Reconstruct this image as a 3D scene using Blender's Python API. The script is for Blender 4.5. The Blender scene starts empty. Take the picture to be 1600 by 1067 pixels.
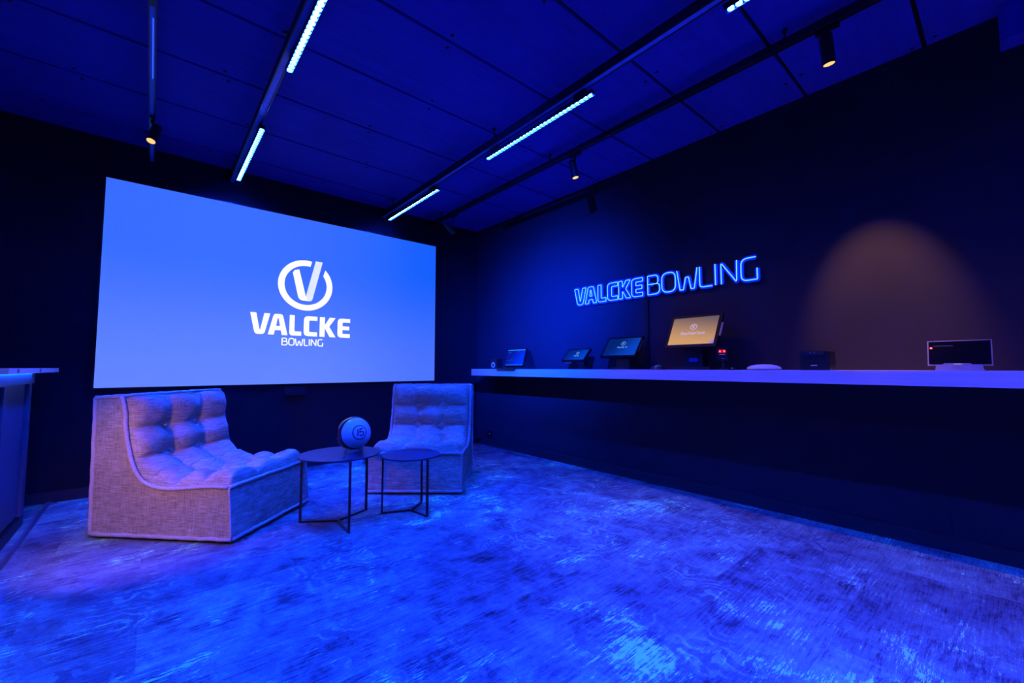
import bpy, bmesh, math, random
from math import sin, cos, pi, radians, sqrt, atan2
from mathutils import Vector, Matrix

random.seed(7)
sc = bpy.context.scene
COL = sc.collection

# ------------------------------------------------------------------ camera / world / exposure
FPX = 660.0
YAW = math.atan(563.0 / FPX)
TILT = math.atan(41.0 / FPX)
cam_d = bpy.data.cameras.new('camera')
cam_d.sensor_width = 36.0
cam_d.lens = 36.0 * FPX / 1600.0
cam_d.clip_start = 0.02
cam = bpy.data.objects.new('camera', cam_d)
COL.objects.link(cam)
cam.location = (0, 0, 1.05)
cam.rotation_euler = (pi / 2 + TILT, 0, -YAW)
sc.camera = cam

world = bpy.data.worlds.new('world')
sc.world = world
world.use_nodes = True
world.node_tree.nodes['Background'].inputs['Color'].default_value = (0.0, 0.004, 0.06, 1)
world.node_tree.nodes['Background'].inputs['Strength'].default_value = 0.02

sc.view_settings.view_transform = 'Standard'
sc.view_settings.look = 'None'
sc.view_settings.exposure = 0.0
sc.view_settings.gamma = 1.0
sc.view_settings.use_curve_mapping = False

BLUE = (0.0040, 0.030, 1.0)          # colour of the linear LED fixtures
STRIP_POWER = 5000.0                # radiance of a lens straight below it
STRIP_EXP = 6.0                     # beam shape of the lenses
WARM = (1.0, 0.50, 0.24)

# room
XR = 3.52       # right wall
YB = 4.90       # back wall (behind the screen)
ZC = 3.01       # ceiling
XL = -2.2
YN = -3.2

# ------------------------------------------------------------------ helpers
def finish(name, bm, mats, parent=None, loc=None, smooth=False, bevel=0.0, seg=2, recalc=True):
    if bevel > 0:
        es = [e for e in bm.edges if len(e.link_faces) == 2 and e.calc_face_angle(0) > 0.5]
        bmesh.ops.bevel(bm, geom=es, offset=bevel, segments=seg, affect='EDGES', profile=0.5, clamp_overlap=True)
    if recalc:
        bmesh.ops.recalc_face_normals(bm, faces=bm.faces[:])
    me = bpy.data.meshes.new(name)
    bm.to_mesh(me); bm.free()
    if not isinstance(mats, (list, tuple)): mats = [mats]
    for m in mats: me.materials.append(m)
    if smooth:
        for p in me.polygons: p.use_smooth = True
        if smooth == 'auto':
            try: me.set_sharp_from_angle(angle=radians(35))
            except Exception: pass
    o = bpy.data.objects.new(name, me)
    COL.objects.link(o)
    if parent: o.parent = parent
    if loc is not None: o.location = loc
    return o

def empty(name, loc=(0, 0, 0), rz=0.0):
    o = bpy.data.objects.new(name, None)
    o.empty_display_size = 0.1
    COL.objects.link(o)
    o.location = loc
    o.rotation_euler = (0, 0, rz)
    return o

def tag(o, label=None, cat=None, group=None, kind=None):
    if label: o['label'] = label
    if cat: o['category'] = cat
    if group: o['group'] = group
    if kind: o['kind'] = kind
    return o

def struct(o, label, cat):
    return tag(o, label, cat, kind='structure')

def box(bm, x0, x1, y0, y1, z0, z1, M=None, mi=0):
    vs = [bm.verts.new((x, y, z)) for z in (z0, z1) for y in (y0, y1) for x in (x0, x1)]
    if M is not None:
        for v in vs: v.co = M @ v.co
    for f in ((0, 1, 3, 2), (4, 6, 7, 5), (0, 4, 5, 1), (1, 5, 7, 3), (3, 7, 6, 2), (2, 6, 4, 0)):
        fc = bm.faces.new([vs[i] for i in f]); fc.material_index = mi
    return vs

def frame_axes(d):
    d = d.normalized()
    a = Vector((0, 0, 1)) if abs(d.z) < 0.9 else Vector((1, 0, 0))
    u = d.cross(a).normalized()
    return u, d.cross(u).normalized()

def tube(bm, pts, r, closed=False, n=8, mi=0, caps=True):
    pts = [Vector(p) for p in pts]
    N = len(pts)
    rings = []
    pu = None
    for i, p in enumerate(pts):
        if closed: d = pts[(i + 1) % N] - pts[i - 1]
        else: d = pts[min(i + 1, N - 1)] - pts[max(i - 1, 0)]
        if d.length < 1e-9: d = Vector((0, 0, 1))
        d.normalize()
        if pu is None: u, w = frame_axes(d)
        else:
            u = (pu - d * pu.dot(d)).normalized(); w = d.cross(u)
        pu = u
        rr = r[i] if isinstance(r, (list, tuple)) else r
        rings.append([bm.verts.new(p + (u * cos(2 * pi * k / n) + w * sin(2 * pi * k / n)) * rr) for k in range(n)])
    for i in range(N if closed else N - 1):
        a, b = rings[i], rings[(i + 1) % N]
        sh = 0
        if closed and i == N - 1:
            sh = min(range(n), key=lambda s: (a[0].co - b[s].co).length)
        for k in range(n):
            f = bm.faces.new((a[k], a[(k + 1) % n], b[(k + 1 + sh) % n], b[(k + sh) % n])); f.material_index = mi
    if not closed and caps:
        for rg in (rings[0], rings[-1]):
            f = bm.faces.new(rg); f.material_index = mi

def lathe(bm, prof, n=40, M=None, mi=0):
    """prof: list of (r, z); closed on axis if r==0"""
    rings = []
    for r, z in prof:
        if r < 1e-7:
            v = bm.verts.new((0, 0, z))
            if M is not None: v.co = M @ v.co
            rings.append([v])
        else:
            rg = []
            for k in range(n):
                v = bm.verts.new((r * cos(2 * pi * k / n), r * sin(2 * pi * k / n), z))
                if M is not None: v.co = M @ v.co
                rg.append(v)
            rings.append(rg)
    for a, b in zip(rings, rings[1:]):
        for k in range(n):
            k2 = (k + 1) % n
            if len(a) == 1 and len(b) == 1: continue
            if len(a) == 1: vs = (a[0], b[k2], b[k])
            elif len(b) == 1: vs = (a[k], a[k2], b[0])
            else: vs = (a[k], a[k2], b[k2], b[k])
            f = bm.faces.new(vs); f.material_index = mi

def round_path(pts, closed=False, seg=5):
    """pts: (x, y) or (x, y, radius); returns the path with rounded corners"""
    out = []
    N = len(pts)
    for i, p in enumerate(pts):
        r = p[2] if len(p) > 2 else 0
        P = Vector((p[0], p[1]))
        if r <= 0 or (not closed and i in (0, N - 1)):
            out.append(P); continue
        A = Vector(pts[i - 1][:2]); B = Vector(pts[(i + 1) % N][:2])
        da = (A - P); db = (B - P)
        la, lb = da.length, db.length
        da.normalize(); db.normalize()
        ang = da.angle(db)
        t = min(r / max(math.tan(ang / 2), 1e-4), la * 0.49, lb * 0.49)
        a = P + da * t; b = P + db * t
        for k in range(seg + 1):
            s = k / seg
            out.append(a * (1 - s) ** 2 + P * 2 * s * (1 - s) + b * s * s)
    return out

def ribbon(bm, pts, w, M, closed=False, depth=0.0, mi=0):
    """flat (or thin) stroke of width w along 2D pts, placed by M (xy plane -> world)"""
    N = len(pts)
    L, R = [], []
    for i, p in enumerate(pts):
        if closed: a, b = pts[i - 1], pts[(i + 1) % N]
        else: a, b = pts[max(i - 1, 0)], pts[min(i + 1, N - 1)]
        d1 = (p - a); d2 = (b - p)
        if d1.length < 1e-9: d1 = d2
        if d2.length < 1e-9: d2 = d1
        d1 = d1.normalized(); d2 = d2.normalized()
        t = (d1 + d2)
        t = t.normalized() if t.length > 1e-6 else d1
        nrm = Vector((-t.y, t.x))
        k = max(nrm.dot(Vector((-d1.y, d1.x))), 0.45)
        L.append(p + nrm * w / 2 / k); R.append(p - nrm * w / 2 / k)
    def layer(z):
        return ([bm.verts.new(M @ Vector((q.x, q.y, z))) for q in L], [bm.verts.new(M @ Vector((q.x, q.y, z))) for q in R])
    l1, r1 = layer(depth)
    rng = range(N if closed else N - 1)
    if depth == 0:
        for i in rng:
            j = (i + 1) % N
            bm.faces.new((r1[i], r1[j], l1[j], l1[i])).material_index = mi
        return
    l0, r0 = layer(0)
    for i in rng:
        j = (i + 1) % N
        for q in ((r1[i], r1[j], l1[j], l1[i]), (l0[i], l0[j], r0[j], r0[i]), (l1[i], l1[j], l0[j], l0[i]), (r0[i], r0[j], r1[j], r1[i])):
            bm.faces.new(q).material_index = mi
    if not closed:
        bm.faces.new((l0[0], r0[0], r1[0], l1[0])).material_index = mi
        bm.faces.new((r0[-1], l0[-1], l1[-1], r1[-1])).material_index = mi

def filled(name, loops, M, depth, mat, parent=None):
    """extruded 2D shape with holes made through a filled curve"""
    cu = bpy.data.curves.new(name, 'CURVE'); cu.dimensions = '2D'; cu.fill_mode = 'BOTH'; cu.extrude = depth / 2
    for lp in loops:
        sp = cu.splines.new('POLY'); sp.points.add(len(lp) - 1)
        for i, p in enumerate(lp): sp.points[i].co = (p[0], p[1], 0, 1)
        sp.use_cyclic_u = True
    to = bpy.data.objects.new('tmp', cu)
    COL.objects.link(to)
    dg = bpy.context.evaluated_depsgraph_get(); dg.update()
    me = bpy.data.meshes.new_from_object(to.evaluated_get(dg))
    bpy.data.objects.remove(to)
    me.transform(M)
    me.name = name
    me.materials.clear(); me.materials.append(mat)
    o = bpy.data.objects.new(name, me); COL.objects.link(o)
    if parent: o.parent = parent
    return o

def text_mesh(name, s, size, M, mat, parent, bold=0.0, align='CENTER', shear=0.0):
    cu = bpy.data.curves.new(name, 'FONT'); cu.body = s; cu.size = size; cu.align_x = align; cu.extrude = 0.0006; cu.offset = bold; cu.shear = shear
    to = bpy.data.objects.new('tmp', cu); COL.objects.link(to)
    dg = bpy.context.evaluated_depsgraph_get(); dg.update()
    me = bpy.data.meshes.new_from_object(to.evaluated_get(dg))
    bpy.data.objects.remove(to)
    me.transform(M); me.materials.clear(); me.materials.append(mat)
    o = bpy.data.objects.new(name, me); COL.objects.link(o); o.parent = parent
    return o

# ------------------------------------------------------------------ materials
class NT:
    def __init__(s, name):
        s.m = bpy.data.materials.new(name); s.m.use_nodes = True
        s.t = s.m.node_tree; s.n = s.t.nodes; s.l = s.t.links
        s.b = s.n['Principled BSDF']; s.out = s.n['Material Output']
        s.tc = None
    def obj(s):
        if s.tc is None: s.tc = s.n.new('ShaderNodeTexCoord')
        return s.tc.outputs['Object']
    def mapped(s, scale=(1, 1, 1), rot=(0, 0, 0), src=None, loc=(0, 0, 0)):
        mp = s.n.new('ShaderNodeMapping'); s.l.new(src or s.obj(), mp.inputs['Vector'])
        mp.inputs['Scale'].default_value = scale; mp.inputs['Rotation'].default_value = rot; mp.inputs['Location'].default_value = loc
        return mp.outputs['Vector']
    def noise(s, vec, scale, detail=3, rough=0.5, dist=0.0, lac=2.0):
        q = s.n.new('ShaderNodeTexNoise'); s.l.new(vec, q.inputs['Vector'])
        q.inputs['Scale'].default_value = scale; q.inputs['Detail'].default_value = detail
        q.inputs['Roughness'].default_value = rough; q.inputs['Distortion'].default_value = dist
        return q.outputs['Fac']
    def noisecol(s, vec, scale, detail=2):
        q = s.n.new('ShaderNodeTexNoise'); s.l.new(vec, q.inputs['Vector'])
        q.inputs['Scale'].default_value = scale; q.inputs['Detail'].default_value = detail
        return q.outputs['Color']
    def math(s, op, a, b=None, c=None, clamp=False):
        q = s.n.new('ShaderNodeMath'); q.operation = op; q.use_clamp = clamp
        for i, v in enumerate((a, b, c)):
            if v is None: continue
            if isinstance(v, (int, float)): q.inputs[i].default_value = v
            else: s.l.new(v, q.inputs[i])
        return q.outputs[0]
    def vmath(s, op, a, b=None, scale=None):
        q = s.n.new('ShaderNodeVectorMath'); q.operation = op
        for i, v in enumerate((a, b)):
            if v is None: continue
            if isinstance(v, (tuple, list)): q.inputs[i].default_value = v
            else: s.l.new(v, q.inputs[i])
        if scale is not None: q.inputs['Scale'].default_value = scale
        return q.outputs['Value'] if op in ('DOT_PRODUCT', 'LENGTH', 'DISTANCE') else q.outputs[0]
    def sep(s, v):
        q = s.n.new('ShaderNodeSeparateXYZ'); s.l.new(v, q.inputs[0]); return q.outputs
    def comb(s, x, y, z=0.0):
        q = s.n.new('ShaderNodeCombineXYZ')
        for i, v in enumerate((x, y, z)):
            if isinstance(v, (int, float)): q.inputs[i].default_value = v
            else: s.l.new(v, q.inputs[i])
        return q.outputs[0]
    def ramp(s, f, stops, interp='LINEAR'):
        q = s.n.new('ShaderNodeValToRGB'); s.l.new(f, q.inputs[0]); q.color_ramp.interpolation = interp
        e = q.color_ramp.elements
        while len(e) < len(stops): e.new(0.5)
        for i, (p, c) in enumerate(stops):
            e[i].position = p
            e[i].color = (c, c, c, 1) if isinstance(c, (int, float)) else (*c, 1)
        return q.outputs[0]
    def smooth(s, f, lo, hi):
        q = s.n.new('ShaderNodeMapRange'); q.interpolation_type = 'SMOOTHSTEP'
        s.l.new(f, q.inputs[0]); q.inputs[1].default_value = lo; q.inputs[2].default_value = hi
        return q.outputs[0]
    def mix(s, f, a, b):
        q = s.n.new('ShaderNodeMix'); q.data_type = 'RGBA'
        if isinstance(f, (int, float)): q.inputs[0].default_value = f
        else: s.l.new(f, q.inputs[0])
        for i, v in ((6, a), (7, b)):
            if isinstance(v, (tuple, list)): q.inputs[i].default_value = (*v[:3], 1)
            else: s.l.new(v, q.inputs[i])
        return q.outputs[2]
    def color(s, c):
        if isinstance(c, (tuple, list)): s.b.inputs['Base Color'].default_value = (*c[:3], 1)
        else: s.l.new(c, s.b.inputs['Base Color'])
    def bump(s, h, strength=0.3, dist=0.01):
        q = s.n.new('ShaderNodeBump'); s.l.new(h, q.inputs['Height'])
        q.inputs['Strength'].default_value = strength; q.inputs['Distance'].default_value = dist
        s.l.new(q.outputs[0], s.b.inputs['Normal'])
    def pr(s, rough=0.5, metal=0.0, spec=0.5, coat=0.0):
        s.b.inputs['Roughness'].default_value = rough; s.b.inputs['Metallic'].default_value = metal
        s.b.inputs['Specular IOR Level'].default_value = spec; s.b.inputs['Coat Weight'].default_value = coat
    def emit(s, c, k):
        if isinstance(c, (tuple, list)): s.b.inputs['Emission Color'].default_value = (*c[:3], 1)
        else: s.l.new(c, s.b.inputs['Emission Color'])
        if isinstance(k, (int, float)): s.b.inputs['Emission Strength'].default_value = k
        else: s.l.new(k, s.b.inputs['Emission Strength'])

def plain(name, c, rough=0.5, metal=0.0, spec=0.5, coat=0.0, var=0.12, vs=20.0):
    q = NT(name)
    f = q.noise(q.mapped(), vs, 3)
    g = q.ramp(f, [(0.3, tuple(x * (1 - var) for x in c)), (0.7, tuple(min(1, x * (1 + var)) for x in c))])
    q.color(g); q.pr(rough, metal, spec, coat)
    return q.m

def glow(name, c, k):
    q = NT(name); q.color((0.02, 0.02, 0.02)); q.emit(c, k); q.pr(0.4)
    return q.m

M = {}
def mat_wall(name, c, rough=0.75):
    q = NT(name)
    f = q.noise(q.mapped(), 1.6, 4, 0.6)
    g = q.noise(q.mapped(), 160, 2)
    q.color(q.ramp(f, [(0.3, tuple(x * 0.88 for x in c)), (0.7, tuple(x * 1.12 for x in c))]))
    q.bump(g, 0.15, 0.002); q.pr(rough, 0, 0.25)
    return q.m
M['wall'] = mat_wall('wall_paint', (0.024, 0.018, 0.024))
M['wall_back'] = mat_wall('wall_paint_back', (0.008, 0.008, 0.012))
M['skirting'] = plain('skirting_paint', (0.02, 0.02, 0.026), 0.45, var=0.08)

# ceiling boards
q = NT('ceiling_board')
v = q.mapped()
a = q.noise(v, 0.9, 4, 0.6); b = q.noise(q.mapped((0.35, 6, 1)), 3.0, 5, 0.6); c = q.noise(v, 60, 2)
f = q.math('ADD', q.math('MULTIPLY', a, 0.6), q.math('MULTIPLY', b, 0.4))
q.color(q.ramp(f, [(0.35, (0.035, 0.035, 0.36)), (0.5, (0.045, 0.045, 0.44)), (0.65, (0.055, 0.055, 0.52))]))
q.bump(c, 0.15, 0.002); q.pr(0.8, 0, 0.2)
M['ceiling'] = q.m
M['gap'] = plain('ceiling_gap', (0.004, 0.004, 0.004), 0.9)

# carpet: worn printed carpet tiles
q = NT('carpet')
P = q.sep(q.obj())
sx, sy = P[0], P[1]
TS = 0.5
row = q.math('FLOOR', q.math('DIVIDE', sy, TS))
txo = q.math('FLOOR', q.math('ADD', q.math('DIVIDE', sx, TS * 2), q.math('MULTIPLY', q.math('MODULO', row, 2.0), 0.37)))
wn = q.n.new('ShaderNodeTexWhiteNoise'); wn.noise_dimensions = '2D'; q.l.new(q.comb(txo, row), wn.inputs['Vector'])
rnd = wn.outputs['Value']
off = q.vmath('SCALE', wn.outputs['Color'], scale=13.0)
vo = q.vmath('ADD', q.obj(), off)
streak = q.noise(q.mapped((1.6, 22.0, 1), src=vo), 5.0, 6, 0.66)      # long scratches across the room
thread = q.noise(q.mapped((9.0, 110.0, 1)), 4.0, 3, 0.65)
ribs = q.noise(q.mapped((60.0, 7.0, 1)), 4.0, 2, 0.5)
big = q.noise(q.mapped(), 0.8, 4, 0.6, 0.3)
blotch = q.noise(q.mapped(loc=(7, 3, 0), src=vo), 4.6, 10, 0.72, 0.35)
blotch2 = q.noise(q.mapped(loc=(2, 9, 0)), 3.0, 11, 0.76, 0.5)
grit = q.noise(q.mapped(), 220, 2, 0.6)
wp = q.vmath('ADD', q.obj(), q.vmath('SCALE', q.vmath('SUBTRACT', q.noisecol(q.mapped(), 6.0, 4), (0.5, 0.5, 0.5)), scale=0.30))
vor = q.n.new('ShaderNodeTexVoronoi'); vor.feature = 'F1'; q.l.new(wp, vor.inputs['Vector']); vor.inputs['Scale'].default_value = 2.6
orn = q.smooth(q.math('SINE', q.math('MULTIPLY', vor.outputs['Distance'], 48.0)), 0.1, 0.6)
ornmask = q.math('MULTIPLY', q.smooth(q.noise(q.mapped(loc=(3, 1, 0)), 1.9, 6, 0.75), 0.50, 0.60), q.smooth(blotch, 0.38, 0.56))
ornv = q.math('MULTIPLY', orn, ornmask)
tt = q.math('MULTIPLY', q.math('SUBTRACT', thread, 0.5), 0.35)
ss = q.math('SUBTRACT', streak, 0.5)
fl = q.math('ADD', q.math('ADD', q.math('MULTIPLY', blotch2, 0.75), q.math('MULTIPLY', big, 0.35)), q.math('ADD', tt, q.math('MULTIPLY', ss, 0.40)))
fleck = q.smooth(fl, 0.615, 0.70)
dk = q.math('ADD', blotch, q.math('ADD', tt, q.math('MULTIPLY', ss, 0.8)))
dark = q.smooth(dk, 0.42, 0.33)
v = q.math('ADD', 0.185, q.math('MULTIPLY', ss, 0.22))
v = q.math('ADD', v, q.math('MULTIPLY', q.math('SUBTRACT', blotch, 0.5), 0.44))
v = q.math('ADD', v, q.math('MULTIPLY', q.math('SUBTRACT', big, 0.5), 0.40))
v = q.math('ADD', v, q.math('MULTIPLY', fleck, 0.24))
v = q.math('ADD', v, q.math('MULTIPLY', ornv, 0.05))
v = q.math('MULTIPLY', v, q.math('SUBTRACT', 1.0, q.math('MULTIPLY', dark, 0.36)))
v = q.math('MULTIPLY', v, q.math('SUBTRACT', 1.0, q.math('MULTIPLY', q.math('MULTIPLY', ornmask, q.math('SUBTRACT', 1.0, orn)), 0.30)))
v = q.math('MULTIPLY', v, q.math('ADD', 0.86, q.math('MULTIPLY', rnd, 0.28)))
v = q.math('MULTIPLY', v, q.math('ADD', 0.62, q.math('MULTIPLY', thread, 0.76)))
v = q.math('MULTIPLY', v, q.math('ADD', 0.88, q.math('MULTIPLY', ribs, 0.24)))
v = q.math('MULTIPLY', v, q.math('ADD', 0.66, q.math('MULTIPLY', grit, 0.68)))
v = q.math('MAXIMUM', v, 0.02)
cc = q.n.new('ShaderNodeCombineColor')
q.l.new(v, cc.inputs[0]); q.l.new(q.math('MULTIPLY', v, q.math('ADD', q.math('ADD', 1.0, q.math('MULTIPLY', q.math('MAXIMUM', q.math('SUBTRACT', v, 0.12), 0.0), 5.0)), q.math('MULTIPLY', fleck, 0.9))), cc.inputs[1]); q.l.new(v, cc.inputs[2])
q.color(cc.outputs[0]); q.pr(0.9, 0, 0.15)
q.bump(q.math('ADD', grit, q.math('MULTIPLY', thread, 0.8)), 0.5, 0.004)
M['carpet'] = q.m

# upholstery weave
q = NT('woven_fabric')
v = q.mapped()
h = q.noise(q.mapped((7, 7, 150)), 2.2, 3, 0.6)
w = q.noise(q.mapped((190, 190, 6)), 2.0, 3, 0.6)
w2 = q.noise(q.mapped((6, 170, 6)), 2.0, 3, 0.6)
big = q.noise(v, 5, 3)
hl = q.noise(q.mapped((5, 5, 40)), 2.0, 3, 0.6)
f = q.math('ADD', q.math('MULTIPLY', h, 0.38), q.math('ADD', q.math('MULTIPLY', w, 0.28), q.math('ADD', q.math('MULTIPLY', w2, 0.12), q.math('ADD', q.math('MULTIPLY', hl, 0.14), q.math('MULTIPLY', big, 0.08)))))
q.color(q.ramp(f, [(0.40, (0.20, 0.165, 0.09)), (0.5, (0.44, 0.39, 0.22)), (0.60, (0.68, 0.66, 0.42))]))
q.bump(f, 0.5, 0.004); q.pr(0.9, 0, 0.15)
M['fabric'] = q.m
q = NT('piping_fabric')
h = q.noise(q.mapped((60, 60, 60)), 3, 3)
q.color(q.ramp(h, [(0.35, (0.40, 0.37, 0.28)), (0.65, (0.62, 0.58, 0.45))])); q.bump(h, 0.4, 0.002); q.pr(0.9, 0, 0.15)
M['piping'] = q.m

M['black_metal'] = plain('black_metal', (0.012, 0.012, 0.014), 0.42, 0.0, 0.5)
M['table_top'] = plain('table_top_lacquer', (0.035, 0.04, 0.06), 0.35, 0.0, 0.35)
M['black_plastic'] = plain('black_plastic', (0.009, 0.009, 0.011), 0.35, 0, 0.5)
M['bezel'] = plain('matt_black_bezel', (0.004, 0.004, 0.005), 0.5, 0, 0.08)
M['dark_glass'] = plain('dark_glass', (0.004, 0.004, 0.006), 0.08, 0, 0.5)
M['silver'] = plain('silver_plastic', (0.36, 0.30, 0.26), 0.45, 0.0)
M['white'] = plain('white_plastic', (0.72, 0.70, 0.68), 0.4)
M['track'] = plain('track_aluminium', (0.010, 0.010, 0.014), 0.4, 0.0)
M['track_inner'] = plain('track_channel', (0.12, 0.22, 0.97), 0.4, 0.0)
M['chrome'] = plain('chrome', (0.7, 0.7, 0.72), 0.15, 1.0, var=0.04)
M['ink'] = plain('black_ink', (0.01, 0.01, 0.012), 0.3)
M['grey_label'] = plain('pale_label', (0.75, 0.75, 0.75), 0.5)

q = NT('white_laminate')
g = q.noise(q.mapped((3, 0.5, 40)), 3, 4, 0.6)
q.color(q.ramp(g, [(0.3, (0.72, 0.54, 0.52)), (0.7, (0.88, 0.68, 0.66))])); q.pr(0.4, 0, 0.4)
M['laminate'] = q.m
q = NT('pine_board')
g = q.noise(q.mapped((3, 0.6, 60)), 3, 4, 0.6)
q.color(q.ramp(g, [(0.3, (0.42, 0.24, 0.13)), (0.7, (0.62, 0.42, 0.26))])); q.pr(0.5)
M['pine'] = q.m
M['panel'] = plain('painted_panel', (0.11, 0.11, 0.15), 0.45, var=0.1)

# linear light lens: light leaves mostly straight down, as from a lens optic
for lens_key, lens_gain in (('lens', 1.15), ('lens_dim', 0.8)):
    q = NT('blue_lens')
    geo = q.n.new('ShaderNodeNewGeometry')
    c = q.math('ABSOLUTE', q.vmath('DOT_PRODUCT', geo.outputs['Incoming'], geo.outputs['True Normal']))
    k = q.math('ADD', q.math('MULTIPLY', q.math('POWER', c, STRIP_EXP), STRIP_POWER * lens_gain), 1.5)
    q.color((0.1, 0.1, 0.1)); q.emit(BLUE, k); q.pr(0.3)
    M[lens_key] = q.m
M['blue_glow'] = glow('dim_blue_glow', (0.05, 0.14, 1.0), 1.2)
M['warm_lens'] = glow('warm_lens', (1.0, 0.55, 0.20), 1.3)
M['neon'] = glow('neon_tube', (0.026, 0.135, 1.0), 6.0)
q = NT('halo_backing')
q.color((0.06, 0.10, 0.9)); q.pr(0.3, 0, 0.4)  # strong blue that puts the glow around the tubes into the colour
M['halo'] = q.m
M['red_led'] = glow('red_led', (1.0, 0.03, 0.02), 12.0)
M['led_tape'] = glow('blue_led_tape', (0.002, 0.06, 1.0), 130.0)

# big screen picture: soft blue ground
q = NT('screen_picture')
P = q.sep(q.obj())
u = q.math('DIVIDE', q.math('ADD', P[0], 0.355), 3.18); w = q.math('DIVIDE', q.math('SUBTRACT', P[2], 0.88), 1.785)
left = q.mix(q.smooth(w, 0.0, 0.75), (0.125, 0.235, 1.0), (0.040, 0.150, 1.0))
col = q.mix(q.smooth(u, 0.45, 1.0), left, q.mix(q.smooth(w, 0.0, 0.8), (0.07, 0.17, 1.0), (0.008, 0.115, 1.0)))
gr = q.noise(q.mapped(), 90, 2)
geo = q.n.new('ShaderNodeNewGeometry')     # screen gain: light leaves toward the room, little along the wall
lobe = q.smooth(q.math('ABSOLUTE', q.vmath('DOT_PRODUCT', geo.outputs['Incoming'], geo.outputs['True Normal'])), 0.25, 0.88)
q.color((0.05, 0.05, 0.05)); q.emit(col, q.math('MULTIPLY', lobe, q.math('ADD', 0.94, q.math('MULTIPLY', gr, 0.12)))); q.pr(0.6, 0, 0.2)
M['screen'] = q.m
M['logo_white'] = glow('logo_white', (1, 1, 1), 1.05)
M['logo_grey'] = glow('logo_grey', (0.76, 0.82, 1.0), 1.0)

# =================================================================== SETTING
bm = bmesh.new(); box(bm, XL - 0.1, XR + 0.1, YN - 0.1, YB + 0.1, -0.1, 0)
o = finish('floor', bm, M['carpet']); struct(o, 'worn patchwork-pattern carpet floor under blue light', 'floor')
bm = bmesh.new(); box(bm, XR, XR + 0.1, YN, YB, 0, ZC)
o = finish('wall_right', bm, M['wall']); struct(o, 'dark painted wall behind the long white shelf', 'wall')
bm = bmesh.new(); box(bm, XL - 0.1, XR + 0.1, YB, YB + 0.1, 0, ZC)
o = finish('wall_back', bm, M['wall_back']); struct(o, 'near black wall carrying the projection screen', 'wall')
bm = bmesh.new(); box(bm, XL - 0.1, XL, YN, YB, 0, ZC)
o = finish('wall_left', bm, M['wall_back']); struct(o, 'dark wall behind the bar counter', 'wall')
bm = bmesh.new(); box(bm, XL - 0.1, XR + 0.1, YN - 0.1, YN, 0, ZC)
o = finish('wall_front', bm, M['wall_back']); struct(o, 'dark wall behind the viewpoint', 'wall')

# ceiling of wide boards with open joints
bm = bmesh.new()
box(bm, XL - 0.1, XR + 0.1, YN - 0.1, YB + 0.1, ZC + 0.02, ZC + 0.12, mi=1)
seams = [4.555 - 0.6165 * k for k in range(0, 13)]
edges = [YB + 0.1] + seams + [YN - 0.1]
for a, b in zip(edges, edges[1:]):
    if a - b > 0.03: box(bm, XL - 0.1, XR + 0.1, b + 0.011, a - 0.011, ZC, ZC + 0.03)
for k, s in enumerate(seams):
    for i in range(6):
        x = XL + 0.55 + i * 0.98 + (k % 2) * 0.22
        for d in (-0.05, 0.05):
            lathe(bm, [(0, ZC - 0.001), (0.011, ZC - 0.001), (0.011, ZC + 0.002)], 10, Matrix.Translation((x + d * 0.3, s + d, 0)), 1)
o = finish('ceiling', bm, [M['ceiling'], M['gap']]); struct(o, 'board ceiling with dark open joints and screw heads', 'ceiling')

bm = bmesh.new(); box(bm, XR - 0.012, XR, YN, YB, 0, 0.075); box(bm, XR - 0.016, XR, YN, YB, 0.075, 0.085)
o = finish('baseboard_right', bm, M['skirting']); struct(o, 'low dark skirting along the wall below the shelf', 'baseboard')
bm = bmesh.new(); box(bm, XL, XR, YB - 0.012, YB, 0, 0.075); box(bm, XL, XR, YB - 0.016, YB, 0.075, 0.085)
o = finish('baseboard_back', bm, M['skirting']); struct(o, 'low dark skirting below the projection screen', 'baseboard')
bm = bmesh.new(); box(bm, 3.40, XR, YN, -0.055, 2.80, ZC)
o = finish('trim_1', bm, M['ceiling']); struct(o, 'boxed bulkhead at the ceiling in the top right corner', 'bulkhead')

# =================================================================== PROJECTION SCREEN
scr = empty('projection_screen', (1.235, YB - 0.001, 0.85))
tag(scr, 'large wall screen glowing blue with a white round logo on the dark back wall', 'screen')
SO = Vector((1.235, YB - 0.001, 0.85))
X0, X1, Z0, Z1 = -0.352, 2.822, 0.884, 2.660
bm = bmesh.new(); box(bm, X0 - 0.012 - SO.x, X1 + 0.012 - SO.x, -0.022, 0, Z0 - 0.012 - SO.z, Z1 + 0.012 - SO.z)
finish('frame', bm, M['black_plastic'], scr, bevel=0.002)
bm = bmesh.new(); box(bm, X0, X1, YB - 0.028, YB - 0.0235, Z0, Z1)
pic = finish('picture_surface', bm, M['screen'], scr); pic.location = -SO
# logo on the picture: xy-plane -> x,z plane facing -Y
MS = Matrix(((1, 0, 0, -SO.x), (0, 0, -1, -0.029), (0, 1, 0, -SO.z), (0, 0, 0, 1)))
rc = Vector((1.238, 1.935)); RO, RI = 0.272, 0.211
def ang(p): return atan2(p[1] - rc.y, p[0] - rc.x)
a_o0, a_o1 = ang((1.290, 2.202)), ang((1.430, 2.127)) + 2 * pi
a_i0, a_i1 = ang((1.275, 2.143)), ang((1.410, 2.059)) + 2 * pi
bmr = bmesh.new(); N = 72
outer = []; inner = []
for i in range(N + 1):
    t = i / N
    ao = a_o0 + (a_o1 - a_o0) * t; ai = a_i0 + (a_i1 - a_i0) * t
    outer.append((rc.x + RO * cos(ao), rc.y + RO * sin(ao))); inner.append((rc.x + RI * cos(ai), rc.y + RI * sin(ai)))
bmr.free()
filled('logo_ring', [outer + inner[::-1]], MS, 0.001, M['logo_white'], scr)
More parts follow.
